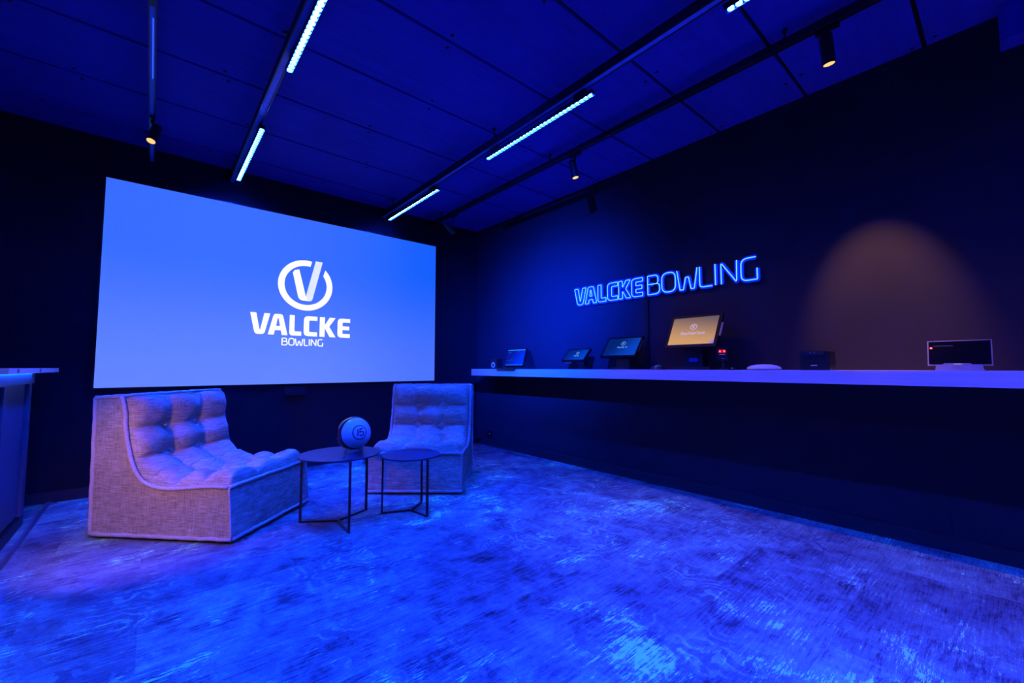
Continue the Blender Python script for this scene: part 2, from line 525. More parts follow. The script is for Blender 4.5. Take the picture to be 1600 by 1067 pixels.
vl = round_path([(1.103, 2.059), (1.122, 2.088, 0.02), (1.165, 2.101), (1.237, 1.814), (1.262, 1.768, 0.02), (1.170, 1.768, 0.07)], True)
filled('logo_stroke', [vl], MS, 0.001, M['logo_white'], scr)
vr = round_path([(1.237, 1.814), (1.328, 2.214), (1.400, 2.212), (1.300, 1.768, 0.055), (1.243, 1.766)], True)
o = filled('logo_stroke', [vr], MS, 0.0008, M['logo_grey'], scr); tag(o, 'pale grey stroke')

# ---- letter shapes, unit height
BOLD = {
    'V': ([[(0, 1), (.26, 1), (.42, .22), (.45, .22), (.61, 1), (.87, 1), (.63, 0, .18), (.22, 0, .18)]], .87),
    'A': ([[(0, 0), (.24, 1, .14), (.63, 1, .14), (.87, 0), (.61, 0), (.565, .22), (.305, .22), (.26, 0)],
           [(.35, .43), (.52, .43), (.455, .80, .03), (.415, .80, .03)]], .87),
    'L': ([[(0, 1), (.25, 1), (.25, .21, .05), (.60, .21), (.60, 0), (0, 0, .16)]], .60),
    'C': ([[(.66, 1), (.66, .79), (.26, .79, .07), (.26, .21, .07), (.66, .21), (.66, 0), (0, 0, .22), (0, 1, .22)]], .66),
    'K': ([[(0, 1), (.25, 1), (.25, .60), (.48, 1), (.78, 1), (.47, .53), (.80, 0), (.50, 0), (.25, .44), (.25, 0), (0, 0)]], .80),
    'E': ([[(.66, 1), (.66, .80), (.26, .80, .05), (.26, .60), (.62, .60), (.62, .40), (.26, .40), (.26, .20, .05), (.66, .20), (.66, 0), (0, 0, .22), (0, 1, .22)]], .66),
}
THIN = {
    'B': ([([(0, .54), (.56, .54, .14), (.56, 1, .20), (0, 1)], False), ([(0, 1), (0, 0), (.64, 0, .24), (.64, .54, .22), (0.3, .54)], False)], .64),
    'O': ([([(0, 0, .32), (.72, 0, .32), (.72, 1, .32), (0, 1, .32)], True)], .72),
    'W': ([([(0, 1), (.15, 0), (.33, 0), (.45, .60), (.60, .60), (.72, 0), (.88, 0), (1.04, 1)], False)], 1.04),
    'L': ([([(0, 1), (0, 0, .16), (.55, 0)], False)], .55),
    'I': ([([(0, 1), (0, 0)], False)], 0.0),
    'N': ([([(0, 0), (0, 1), (.64, 0), (.66, 1)], False)], .66),
    'G': ([([(.62, 1), (0, 1, .34), (0, 0, .26), (.66, 0), (.66, .50)], False)], .66),
}
for _k, (_st, _w) in THIN.items():
    for _pts, _c in _st:
        for _i, _p in enumerate(_pts):
            if len(_p) == 2: _pts[_i] = (_p[0], _p[1], .035)
def bold_loops(ch, x0, width, z0, h, k=0):
    loops, w = BOLD[ch]
    s = width / w
    return [[(x0 + p[0] * s, z0 + p[1] * h) for p in round_path([(a[0], a[1], a[2] if len(a) > 2 else k) for a in lp], True)] for lp in loops]

# big VALCKE on the picture
for ch, a, b in (('V', .729, .906), ('A', .889, 1.071), ('L', 1.087, 1.203), ('C', 1.226, 1.362), ('K', 1.387, 1.558), ('E', 1.577, 1.716)):
    filled('logo_letter', bold_loops(ch, a, b - a, 1.389, .216), MS, 0.001, M['logo_white'], scr)
for ch, a, b in (('B', 1.022, 1.070), ('O', 1.086, 1.136), ('W', 1.148, 1.221), ('L', 1.236, 1.272), ('I', 1.286, 1.286), ('N', 1.306, 1.354), ('G', 1.374, 1.422)):
    bm = bmesh.new()
    strokes, w = THIN[ch]; s = (b - a) / w if w else 1
    for pts, cl in strokes:
        pp = [Vector((a + p.x * s, 1.287 + p.y * .070)) for p in round_path(pts, cl)]
        ribbon(bm, pp, 0.0112, MS, cl, 0.0006)
    finish('logo_letter', bm, M['logo_white'], scr)

# small dark box under the screen and wall socket
bm = bmesh.new(); box(bm, 0, 0.20, -0.05, 0, 0, 0.09)
o = finish('wall_box', bm, M['black_plastic'], loc=(1.06, YB - 0.0005, 0.765), bevel=0.006)
tag(o, 'small black wall box just under the projection screen', 'wall box')
so = empty('wall_socket', (XR - 0.0005, 4.58, 0.155)); tag(so, 'small black wall socket with a blue light dot low in the far corner', 'socket')
bm = bmesh.new(); box(bm, -0.012, 0, -0.045, 0.045, -0.045, 0.045); finish('cover_plate', bm, M['black_plastic'], so, bevel=0.003)
bm = bmesh.new(); lathe(bm, [(0, 0.003), (0.006, 0.002), (0.007, 0)], 12, Matrix.Translation((-0.012, 0, 0.01)) @ Matrix.Rotation(-pi / 2, 4, 'Y'))
finish('indicator_light', bm, glow('indicator', (0.05, 0.08, 1.0), 0.8), so)

# =================================================================== CEILING TRACKS
def lighting_track(x, z0, z1, w, y0, y1, label, wide=True):
    r = empty('lighting_track', (x, (y0 + y1) / 2, z0)); tag(r, label, 'lighting track')
    hl = (y1 - y0) / 2; t = 0.004; h = z1 - z0
    bm = bmesh.new()
    box(bm, -w / 2, -w / 2 + t, -hl, hl, 0, h); box(bm, w / 2 - t, w / 2, -hl, hl, 0, h); box(bm, -w / 2 + t, w / 2 - t, -hl, hl, h - t, h)
    box(bm, -w / 2 + t, -w / 2 + t + 0.003, -hl, hl, 0, 0.003); box(bm, w / 2 - t - 0.003, w / 2 - t, -hl, hl, 0, 0.003)
    finish('rail', bm, M['track'], r)
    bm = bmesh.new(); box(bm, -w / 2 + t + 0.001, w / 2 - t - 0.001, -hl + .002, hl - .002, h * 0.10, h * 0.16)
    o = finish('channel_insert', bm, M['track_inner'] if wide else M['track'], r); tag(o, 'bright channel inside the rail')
    return r
def hanger(r, dy, z0, dx=0.0):
    bm = bmesh.new(); lz = ZC - r.location.z
    tube(bm, [(dx, dy, z0), (dx, dy, lz - 0.006)], 0.0055, n=10)
    lathe(bm, [(0, lz - 0.012), (0.016, lz - 0.012), (0.016, lz), (0, lz)], 16, Matrix.Translation((dx, dy, 0)))
    finish('hanger_rod', bm, M['track'], r)
YT0 = -2.6
tl = lighting_track(0.532, 2.862, 2.920, 0.05, YT0, 4.86, 'suspended black light track with blue LED bars left of the ceiling centre')
tr = lighting_track(2.066, 2.862, 2.920, 0.05, YT0, 4.86, 'suspended black light track with blue LED bars right of the ceiling centre')
for r in (tl, tr):
    for y in (4.55, 2.65, 0.75, -1.15): hanger(r, y - r.location.y, 0.058)
t0 = lighting_track(-0.067, 2.862, 2.895, 0.036, YT0, 4.82, 'narrow spotlight track running straight over the viewpoint at the left')
for y in (4.55, 2.65, 0.75, -1.15): hanger(t0, y - t0.location.y, 0.033)
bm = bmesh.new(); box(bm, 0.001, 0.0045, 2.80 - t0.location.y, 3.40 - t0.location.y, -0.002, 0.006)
o = finish('glow_line', bm, M['blue_glow'], t0); tag(o, 'thin bright line made to glow along the rail')  # emissive strip drawn for the bright line along the rail
bm = bmesh.new(); box(bm, -0.011, 0.011, 2.35 - t0.location.y, 2.70 - t0.location.y, -0.004, 0.010)
finish('feed_connector', bm, M['black_plastic'], t0, bevel=0.002)
t3 = lighting_track(2.722, 2.906, 2.946, 0.045, YT0, 4.87, 'black spotlight track nearest the wall with the long shelf', wide=False)
for y in (4.55, 2.65, 0.75, -1.15): hanger(t3, y - t3.location.y, 0.040)

# linear blue bars of round lenses
lens_mes = {}
def led_bar(x, y0, y1, label, grp, lm='lens'):
    lens_me = lens_mes.get(lm)
    L = y1 - y0
    r = empty('led_bar', (x, (y0 + y1) / 2, 2.80)); tag(r, label, 'LED bar', grp)
    bm = bmesh.new(); w = 0.019
    box(bm, -w, w, -L / 2 - 0.006, L / 2 + 0.006, 0.006, 0.030)
    box(bm, -w, -w + 0.003, -L / 2 - 0.006, L / 2 + 0.006, -0.001, 0.006); box(bm, w - 0.003, w, -L / 2 - 0.006, L / 2 + 0.006, -0.001, 0.006)
    finish('housing', bm, M['track'], r)
    for s in (-1, 1):
        bm = bmesh.new(); box(bm, -0.014, 0.014, s * (L / 2 - 0.10) - 0.045, s * (L / 2 - 0.10) + 0.045, 0.030, 0.064)
        finish('track_adapter', bm, M['black_plastic'], r, bevel=0.002)
    n = 30; p = L / n
    if lens_me is None:
        bm = bmesh.new(); lathe(bm, [(0, 0), (0.0150, 0.0), (0.0158, 0.004), (0.0, 0.005)], 18)
        lo = finish('lens', bm, M[lm], r); lens_me = lens_mes[lm] = lo.data; lo.location = (0, -L / 2 + p / 2, 0); st = 1
    else: st = 0
    for i in range(st, n):
        o = bpy.data.objects.new('lens', lens_me); COL.objects.link(o); o.parent = r; o.location = (0, -L / 2 + p * (i + 0.5), 0)
    return r
G = 'blue LED bars hanging under the light tracks'
led_bar(0.553, 3.485, 4.61, 'far blue LED bar on the left light track, above the top edge of the screen', G)
led_bar(0.553, 1.565, 2.69, 'near blue LED bar on the left light track, leaving the top edge of the photo', G)
led_bar(0.553, -0.355, 0.77, 'blue LED bar on the left light track above the viewpoint', G)
led_bar(0.553, -2.275, -1.15, 'blue LED bar on the left light track behind the viewpoint', G)
led_bar(2.085, 3.575, 4.705, 'far short-looking blue LED bar on the right light track near the screen corner', G, 'lens_dim')
led_bar(2.085, 1.650, 2.770, 'middle blue LED bar on the right light track, long row of round lenses', G, 'lens_dim')
led_bar(2.085, -0.31, 0.815, 'nearest blue LED bar on the right light track, cut by the top edge', G, 'lens_dim')
led_bar(2.085, -2.23, -1.11, 'blue LED bar on the right light track behind the viewpoint', G, 'lens_dim')

# warm spotlights
def spotlight(x, y, ztrack, zface, aim, label, power, size=62, blend=0.5, L=0.155, color=None, lens='warm_lens', beam=None, spill=0):
    """a cylinder head on a bracket below a track; aim = point it looks at"""
    r = empty('spotlight', (x, y, ztrack)); tag(r, label, 'spotlight', 'warm spotlights on the tracks')
    f = Vector((0, 0, zface - ztrack))
    d = (Vector(aim) - Vector((x, y, zface))).normalized()
    top = f - d * L
    rot = d.to_track_quat('-Z', 'Y').to_matrix().to_4x4()
    T = Matrix.Translation(f) @ rot
    bm = bmesh.new(); box(bm, -0.014, 0.014, -0.055, 0.055, -0.016, 0.004); finish('adapter', bm, M['black_plastic'], r, bevel=0.002)
    bm = bmesh.new(); tube(bm, [(0, 0, -0.014), (0, 0, (top.z + 0) * 0.6 - 0.008), tuple(top + d * 0.02)], 0.007, n=10); finish('bracket', bm, M['black_plastic'], r, smooth='auto')
    bm = bmesh.new(); R = 0.031
    lathe(bm, [(0, L), (R - 0.003, L), (R, L - 0.003), (R, 0), (R - 0.004, 0), (R - 0.005, 0.010), (0, 0.012)], 36, T)
    finish('head', bm, M['black_plastic'], r, smooth='auto')
    bm = bmesh.new(); lathe(bm, [(0, 0.004), (R - 0.0075, 0.003), (R - 0.0055, 0.0012), (R - 0.0055, 0.008)], 32, T)
    finish('lamp_lens', bm, M[lens], r)
    ld = bpy.data.lights.new('spot_beam', 'SPOT'); ld.energy = power; ld.color = color or WARM; ld.spot_size = radians(size); ld.spot_blend = blend; ld.shadow_soft_size = 0.012
    lo = bpy.data.objects.new('spot_beam', ld); COL.objects.link(lo); lo.parent = r
    if beam: rot = (Vector(beam) - Vector((x, y, zface))).normalized().to_track_quat('-Z', 'Y').to_matrix().to_4x4()
    lo.matrix_local = Matrix.Translation(f + d * 0.004) @ rot
    if spill:      # weak wide light around the main beam
        l2 = bpy.data.lights.new('spot_spill', 'SPOT'); l2.energy = spill; l2.color = WARM; l2.spot_size = radians(100); l2.spot_blend = 1.0; l2.shadow_soft_size = 0.015
        o2 = bpy.data.objects.new('spot_spill', l2); COL.objects.link(o2); o2.parent = r
        o2.matrix_local = Matrix.Translation(f + d * 0.005)
    return r
spotlight(-0.067, 3.97, 2.862, 2.695, (-0.46, 3.30, 0.9), 'warm spotlight on the narrow track above the upper left screen corner', 14, 40, 1.0, beam=(-0.50, 2.75, 1.0))
spotlight(2.745, 0.555, 2.906, 2.700, (2.93, 0.52, 1.6), 'warm spotlight nearest the top right corner, lighting a round patch of wall', 120, 37, 0.8, beam=(3.5, 0.50, 1.42), spill=14)
spotlight(2.745, 2.366, 2.906, 2.700, (2.88, 2.20, 1.6), 'warm spotlight above the middle of the shelf wall', 28, 84, 1.0, beam=(2.84, 1.6, 1.2))
spotlight(2.745, 4.31, 2.906, 2.690, (3.30, 4.15, 2.1), 'warm spotlight tilted toward the far corner, right of the screen', 9, 60, 1.0, beam=(2.95, 4.0, 1.2))
spotlight(2.745, -0.95, 2.906, 2.700, (2.95, -0.9, 1.6), 'warm spotlight on the shelf-side track behind the viewpoint', 28, 90, 1.0)
sl = spotlight(0.532, 1.17, 2.862, 2.70, (3.52, 3.55, 1.60), 'added blue spotlight, out of view, for the blue patch on the shelf wall', 11500, 58, 1.0, color=(0.0002, 0.030, 1.0), lens='blue_glow')  # unseen lamp, added to throw the blue patch on the shelf wall
sl['group'] = 'added blue spotlights'
for c_ in sl.children:                    # a soft-edged beam: intensity falls off smoothly from its axis
    if c_.type == 'LIGHT':
        c_.data.use_nodes = True; nt = c_.data.node_tree; em = nt.nodes['Emission']
        tcn = nt.nodes.new('ShaderNodeTexCoord'); sx_ = nt.nodes.new('ShaderNodeSeparateXYZ'); nt.links.new(tcn.outputs['Normal'], sx_.inputs[0])
        ab = nt.nodes.new('ShaderNodeMath'); ab.operation = 'ABSOLUTE'; nt.links.new(sx_.outputs[2], ab.inputs[0])
        pw = nt.nodes.new('ShaderNodeMath'); pw.operation = 'POWER'; nt.links.new(ab.outputs[0], pw.inputs[0]); pw.inputs[1].default_value = 34.0
        nt.links.new(pw.outputs[0], em.inputs['Strength'])
# =================================================================== RIGHT WALL SHELF
XS = 3.15; ZS = 1.034
bm = bmesh.new(); box(bm, XS, XR - 0.001, -2.4, 4.50, ZS - 0.082, ZS)
sh = finish('wall_shelf', bm, M['laminate'], bevel=0.002)
tag(sh, 'long thick white floating shelf along the right wall', 'shelf')

# ---- neon sign (faces -X; reading direction is -Y)
NZ, NH = 1.726, 0.174
ns = empty('neon_sign', (XR - 0.0005, 2.10, NZ)); tag(ns, 'blue neon lettering reading VALCKE BOWLING on the dark wall above the shelf', 'neon sign')
def MN(depth):   # xy plane (x = -worldY) -> wall
    return Matrix(((0, 0, -1, -depth), (-1, 0, 0, 0), (0, 1, 0, 0), (0, 0, 0, 1)))
def neon_letter(paths, tr_=0.0042):
    bm = bmesh.new(); bk = bmesh.new()
    for pts, cl in paths:
        p2 = [Vector(p) for p in pts]
        m = MN(0.030)
        tube(bm, [m @ Vector((p.x, p.y, 0)) for p in p2], tr_, cl, 8)
        ribbon(bk, p2, 0.036, MN(0.016), cl, 0.004)  # band added behind each tube as its glow halo
    lt = finish('letter_tube', bm, M['neon'], ns, smooth=True)
    b = finish('halo_band', bk, M['halo'], lt); tag(b, 'added blue acrylic edge')
    # stand-off pins to the wall
    pb = bmesh.new(); p = paths[0][0]
    for q_ in (p[0], p[len(p) // 2]):
        c_ = MN(0) @ Vector((q_[0], q_[1], 0)); tube(pb, [c_, c_ + Vector((-0.017, 0, 0))], 0.003, n=8)
    finish('pin', pb, M['chrome'], lt)
Y0 = 2.10
for ch, a, b in (('V', 3.035, 2.877), ('A', 2.890, 2.737), ('L', 2.721, 2.619), ('C', 2.600, 2.476), ('K', 2.465, 2.326), ('E', 2.317, 2.197)):
    lp = bold_loops(ch, -(a - Y0), a - b, 0.0, NH, 0.03)
    neon_letter([([Vector(p) for p in l], True) for l in lp], 0.0038)
for ch, a, b in (('B', 2.143, 2.023), ('O', 2.000, 1.870), ('W', 1.855, 1.673), ('L', 1.653, 1.549), ('I', 1.523, 1.523), ('N', 1.476, 1.355), ('G', 1.324, 1.208)):
    strokes, w = THIN[ch]; s = (a - b) / w if w else 1
    neon_letter([([Vector((-(a - Y0) + p.x * s, p.y * NH)) for p in round_path(pts, cl)], cl) for pts, cl in strokes], 0.0042)
bm = bmesh.new(); box(bm, -0.022, 0, -0.014, 0.014, 0, 1.715 - ZS)
o = finish('cable_duct', bm, M['black_plastic'], loc=(XR - 0.0005, 2.165, ZS + 0.001), bevel=0.003)
tag(o, 'narrow black cable duct on the wall from the neon sign down to the shelf', 'cable duct')

# ---- screens on the shelf
def panel_matrix(xb, yb, zb, dx, dz, W, rz=0.0):
    """local: x = viewer's right (-Y), y = up the slanted screen, z = out of the screen; origin bottom centre"""
    up = Vector((dx, 0, dz)).normalized(); rt = Vector((0, -1, 0)); nn = rt.cross(up)
    Mx = Matrix((( rt.x, up.x, nn.x, 0), (rt.y, up.y, nn.y, 0), (rt.z, up.z, nn.z, 0), (0, 0, 0, 1)))
    return Matrix.Translation((xb, yb, zb)) @ Matrix.Rotation(rz, 4, 'Z') @ Mx
def screen_mat(name, c_tl, c_br, k=1.0, warm=False):
    q = NT(name)
    P = q.sep(q.obj())
    d = q.math('ADD', q.math('MULTIPLY', P[0], 2.2), q.math('MULTIPLY', P[1], -1.6))
    f = q.smooth(d, -0.45, 0.25)
    col = q.mix(f, c_tl, c_br)
    if warm:
        t = q.smooth(q.math('ADD', P[1], q.math('MULTIPLY', P[0], 0.15)), 0.02, 0.33)
        col = q.mix(t, (0.62, 0.33, 0.105), (0.12, 0.085, 0.10))  # orange at the bottom, dimmer grey-violet at the top
        cor = q.smooth(q.math('SUBTRACT', P[0], q.math('MULTIPLY', P[1], 0.9)), 0.09, 0.18)
        col = q.mix(cor, col, (0.20, 0.10, 0.75))
    q.color((0.01, 0.01, 0.012)); q.emit(col, k); q.pr(0.4, 0, 0.06)
    return q.m
def add_logo(parent, T, cx, cy, r, words, size, mat, sub=None):
    m = T @ Matrix.Translation((cx, cy, 0.0015))
    bm = bmesh.new()
    pts = [Vector((r * cos(a_), r * sin(a_))) for a_ in [radians(80 + 325 * i / 24) for i in range(25)]]
    ribbon(bm, pts, r * 0.2, m, False, 0.0006)
    ribbon(bm, [Vector((-r * .45, r * .6)), Vector((-r * .1, -r * .5))], r * 0.22, m, False, 0.0006)
    ribbon(bm, [Vector((-r * .1, -r * .5)), Vector((r * .45, r * 1.0))], r * 0.22, m, False, 0.0006)
    finish('screen_logo', bm, mat, parent)
    text_mesh('screen_text', words, size, T @ Matrix.Translation((cx, cy - r - size * 1.25, 0.0015)), mat, parent, bold=0.0004, shear=0.15)

def display(name, loc, dx, dz, W, bez, smat, label, cat, T_th=0.022, zpan=0.08, bezel_mat=None, xoff=0.0, rz=0.0):
    r = empty(name, loc); tag(r, label, cat)
    H = sqrt(dx * dx + dz * dz)
    T = panel_matrix(xoff, 0, zpan, dx, dz, W, rz)
    bm = bmesh.new(); box(bm, -W / 2, W / 2, 0, H, -T_th, 0); finish('bezel', bm, bezel_mat or M['bezel'], r, bevel=0.004).matrix_local = T
    bm = bmesh.new(); box(bm, -W / 2 + bez, W / 2 - bez, bez * 1.05, H - bez, 0.0002, 0.0012)
    s = finish('display_panel', bm, smat, r); s.matrix_local = T
    return r, T, H

LOGO = glow('screen_logo_light', (0.25, 0.60, 1.0), 0.55)
LOGOW = glow('screen_logo_pale', (0.62, 0.50, 0.85), 0.75)
# far angled screen
sm = screen_mat('screen_plain_blue', (0.0, 0.006, 0.22), (0.0, 0.03, 0.9), 1.0)
r, T, H = display('tablet_kiosk', (3.25, 3.785, ZS), 0.058, 0.208, 0.336, 0.008, sm, 'small bright blue screen leaning on the far end of the shelf beside a round speaker', 'screen', zpan=0.034)
for y0_, y1_, c_ in ((0.012, 0.020, (0.0, 0.16, 1.0)), (H - 0.022, H - 0.014, (0.03, 0.35, 1.0))):
    bm = bmesh.new(); box(bm, -0.155, 0.155, y0_, y1_, 0.0014, 0.0024); finish('status_bar', bm, glow('bar', c_, 0.9), r).matrix_local = T
bm = bmesh.new()
for (xa, xb_, yy) in ((-0.10, -0.03, 0.075), (-0.14, -0.12, 0.068), (-0.13, -0.08, 0.17), (0.03, 0.06, 0.175), (-0.13, -0.11, 0.155)):
    box(bm, xa, xb_, yy, yy + 0.004, 0.0014, 0.0022)
finish('menu_line', bm, glow('menu', (0.05, 0.2, 0.8), 0.5), r).matrix_local = T
bm = bmesh.new()
# wedge body behind the screen
w_ = [(0.005, 0.0), (0.20, 0.0), (0.13, 0.205), (0.075, 0.232), (0.018, 0.03)]
f_ = [bm.verts.new((x, -0.168, z)) for x, z in w_]; b_ = [bm.verts.new((x, 0.168, z)) for x, z in w_]
bm.faces.new(f_); bm.faces.new(b_[::-1])
for i in range(5): bm.faces.new((f_[i], f_[(i + 1) % 5], b_[(i + 1) % 5], b_[i]))
finish('rear_body', bm, M['black_plastic'], r, bevel=0.003)
bm = bmesh.new(); box(bm, -0.14, 0.03, -0.17, 0.17, 0.0, 0.014); finish('keyboard_base', bm, M['black_plastic'], r, bevel=0.003)

# small round speaker
r = empty('desk_speaker', (3.27, 4.13, ZS)); tag(r, 'small black speaker with a white ring at the far end of the shelf', 'speaker')
bm = bmesh.new(); box(bm, -0.045, 0.045, -0.06, 0.06, 0.004, 0.125); finish('cabinet', bm, M['black_plastic'], r, bevel=0.012, seg=3)
bm = bmesh.new(); Tm = Matrix.Translation((-0.045, 0.01, 0.050)) @ Matrix.Rotation(-pi / 2, 4, 'Y')
lathe(bm, [(0.020, 0.0), (0.022, 0.006), (0.032, 0.006), (0.034, 0.0)], 32, Tm); o = finish('white_ring', bm, M['white'], r, smooth=True); tag(o, 'white ring')
bm = bmesh.new(); lathe(bm, [(0, 0.004), (0.012, 0.003), (0.020, 0.0005)], 24, Tm); finish('speaker_cone', bm, M['black_plastic'], r, smooth=True)
bm = bmesh.new(); box(bm, -0.05, 0.05, -0.07, 0.07, 0, 0.004); finish('foot', bm, M['black_plastic'], r)

# terminals
sm1 = screen_mat('terminal_screen_dark', (0.0, 0.014, 0.09), (0.0, 0.055, 0.52), 1.0)
r, T, H = display('payment_terminal', (3.25, 2.869, ZS), 0.118, 0.125, 0.300, 0.016, sm1, 'smallest tilted touchscreen terminal, dark blue screen, nearest the far kiosk on the shelf', 'terminal', zpan=0.086)
add_logo(r, T, 0.015, H * 0.62, 0.018, 'FlexTab', 0.020, LOGO)
bm = bmesh.new(); bx = [(0.055, 0.09), (0.12, 0.15), (0.16, 0.02), (0.16, 0.0), (0.04, 0.0), (0.05, 0.02)]
w_ = [(0.045, 0.100), (0.095, 0.155), (0.150, 0.0), (0.085, 0.0)]
f_ = [bm.verts.new((x, -0.10, z)) for x, z in w_]; b_ = [bm.verts.new((x, -0.015, z)) for x, z in w_]
bm.faces.new(f_); bm.faces.new(b_[::-1])
for i in range(4): bm.faces.new((f_[i], f_[(i + 1) % 4], b_[(i + 1) % 4], b_[i]))
finish('stand_arm', bm, M['black_plastic'], r, bevel=0.004)
bm = bmesh.new(); box(bm, 0.02, 0.20, -0.12, 0.06, 0.0, 0.006); finish('stand_foot', bm, M['black_plastic'], r, bevel=0.002)
bm = bmesh.new(); box(bm, 0.012, 0.06, 0.02, 0.11, 0.062, 0.082); o = finish('card_reader', bm, plain('brown_red_plastic', (0.30, 0.06, 0.04), 0.5), r, bevel=0.003); tag(o, 'dull red card slot')

r, T, H = display('payment_terminal', (3.25, 2.325, ZS), 0.142, 0.190, 0.385, 0.018, sm1, 'medium tilted touchscreen terminal with blue screen, left of the cable duct', 'terminal', zpan=0.115)
add_logo(r, T, 0.010, H * 0.66, 0.022, 'FlexTab 10', 0.024, LOGO)
bm = bmesh.new(); box(bm, 0.06, 0.15, -0.09, 0.05, 0.01, 0.135); finish('stand_arm', bm, M['black_plastic'], r, bevel=0.01, seg=3)
bm = bmesh.new(); box(bm, 0.01, 0.20, -0.12, 0.09, 0.0, 0.022); finish('stand_foot', bm, M['black_plastic'], r, bevel=0.008, seg=3)
bm = bmesh.new(); box(bm, 0.1925, 0.2045, 0.06, 0.19, -0.018, -0.004); o = finish('card_slot', bm, M['black_plastic'], r, bevel=0.002); o.matrix_local = T

sm3 = screen_mat('terminal_screen_warm', (0.4, 0.3, 0.2), (0.4, 0.3, 0.2), 1.0, warm=True)
r, T, H = display('payment_terminal', (3.25, 1.642, ZS), 0.150, 0.270, 0.425, 0.025, sm3, 'largest touchscreen terminal with a screen coloured orange to grey-violet, right of the cable duct', 'terminal', zpan=0.180)
add_logo(r, T, 0.000, H * 0.62, 0.026, 'FlexTabCore', 0.038, LOGOW)
bm = bmesh.new(); box(bm, 0.07, 0.16, -0.075, 0.075, 0.02, 0.215); finish('stand_arm', bm, M['black_plastic'], r, bevel=0.012, seg=3)
bm = bmesh.new(); box(bm, 0.01, 0.22, -0.155, 0.165, 0.0, 0.024); finish('stand_foot', bm, M['black_plastic'], r, bevel=0.008, seg=3)
bm = bmesh.new(); box(bm, 0.0692, 0.0698, -0.035, 0.035, 0.065, 0.095); o = finish('maker_plate', bm, plain('blue_plate', (0.04, 0.06, 0.5), 0.3), r); tag(o, 'small blue plate')
bm = bmesh.new(); box(bm, 0.2135, 0.2245, 0.10, 0.22, -0.020, -0.004); o = finish('card_slot', bm, M['silver'], r, bevel=0.002); o.matrix_local = T; tag(o, 'grey card slot')

# puck with teal top, left of the big terminal
r = empty('pager_puck', (3.30, 1.895, ZS)); tag(r, 'small flat black puck with a teal window in front of the large terminal', 'puck')
r.location = (3.215, 1.895, ZS)
bm = bmesh.new(); lathe(bm, [(0, 0.0), (0.062, 0.0), (0.066, 0.008), (0.055, 0.026), (0.0, 0.034)], 36); finish('puck_body', bm, M['black_plastic'], r, smooth='auto')
bm = bmesh.new(); lathe(bm, [(0.026, 0.0305), (0.022, 0.036), (0.0, 0.0385)], 24); finish('puck_window', bm, glow('teal', (0.0, 0.10, 0.22), 0.6), r, smooth=True)

# little scanner with two red eyes
r = empty('barcode_scanner', (3.25, 1.372, ZS)); tag(r, 'small black scanner with two glowing red lights beside the large terminal', 'scanner')
bm = bmesh.new(); lathe(bm, [(0, 0), (0.035, 0), (0.038, 0.006), (0.016, 0.016), (0.012, 0.075), (0, 0.075)], 24); finish('scanner_stand', bm, M['black_plastic'], r, smooth='auto')
bm = bmesh.new(); box(bm, -0.030, 0.030, -0.040, 0.040, 0.070, 0.170); finish('scanner_head', bm, M['black_plastic'], r, bevel=0.014, seg=3)
for s in (-1, 1):
    bm = bmesh.new(); lathe(bm, [(0, 0.003), (0.0055, 0.0025), (0.007, 0)], 16, Matrix.Translation((-0.0295, s * 0.0155, 0.138)) @ Matrix.Rotation(-pi / 2, 4, 'Y')); o = finish('red_light', bm, M['red_led'], r, smooth=True); tag(o, 'glowing red light')
bm = bmesh.new(); box(bm, -0.0308, -0.0302, -0.026, 0.026, 0.126, 0.150); o = finish('red_window', bm, glow('red_window', (0.6, 0.0, 0.01), 0.9), r); tag(o, 'dim red window')
bm = bmesh.new(); box(bm, -0.0312, -0.0302, -0.022, 0.022, 0.112, 0.117); box(bm, -0.0312, -0.0302, -0.016, 0.004, 0.082, 0.085); finish('label_mark', bm, M['grey_label'], r)

# mouse
bm = bmesh.new(); prof = []
for i in range(9):
    t = i / 8 * pi / 2; prof.append((0.052 * cos(t) if i < 8 else 0, 0.030 * sin(t)))
lathe(bm, [(0, 0)] + prof, 36)
o = finish('computer_mouse', bm, M['dark_glass'], loc=(3.235, 1.288, ZS), smooth='auto'); o.scale = (1, 1, 1)
tag(o, 'small rounded dark mouse on the shelf between the red-eyed scanner and white disc', 'mouse')

# white wireless disc
r = empty('access_point', (3.27, 1.112, ZS)); tag(r, 'flat round white disc lying on the shelf', 'access point')
bm = bmesh.new(); lathe(bm, [(0, 0.002), (0.092, 0.002), (0.104, 0.006), (0.107, 0.012), (0.100, 0.020), (0.080, 0.031), (0.045, 0.038), (0.0, 0.040)], 56); finish('cover', bm, M['white'], r, smooth=True)
bm = bmesh.new(); lathe(bm, [(0, 0), (0.088, 0), (0.088, 0.003), (0, 0.003)], 40); finish('base_plate', bm, M['silver'], r)

# receipt printer
r = empty('receipt_printer', (3.30, 0.80, ZS)); tag(r, 'black receipt printer with a small white mark, right of the white disc', 'printer')
bm = bmesh.new(); box(bm, -0.060, 0.080, -0.075, 0.085, 0.0, 0.118); finish('printer_body', bm, M['black_plastic'], r, bevel=0.006)
bm = bmesh.new(); box(bm, -0.064, 0.070, -0.045, 0.078, 0.096, 0.124); finish('printer_lid', bm, plain('satin_black', (0.016, 0.017, 0.022), 0.4), r, bevel=0.005)
bm = bmesh.new(); box(bm, -0.0616, -0.0602, -0.008, 0.026, 0.028, 0.034); finish('maker_mark', bm, M['grey_label'], r)
for s in (0.0, 0.024):
    bm = bmesh.new(); box(bm, -0.0652, -0.0638, s, s + 0.004, 0.107, 0.116); finish('indicator', bm, plain('grey_blue', (0.25, 0.3, 0.45), 0.4), r)

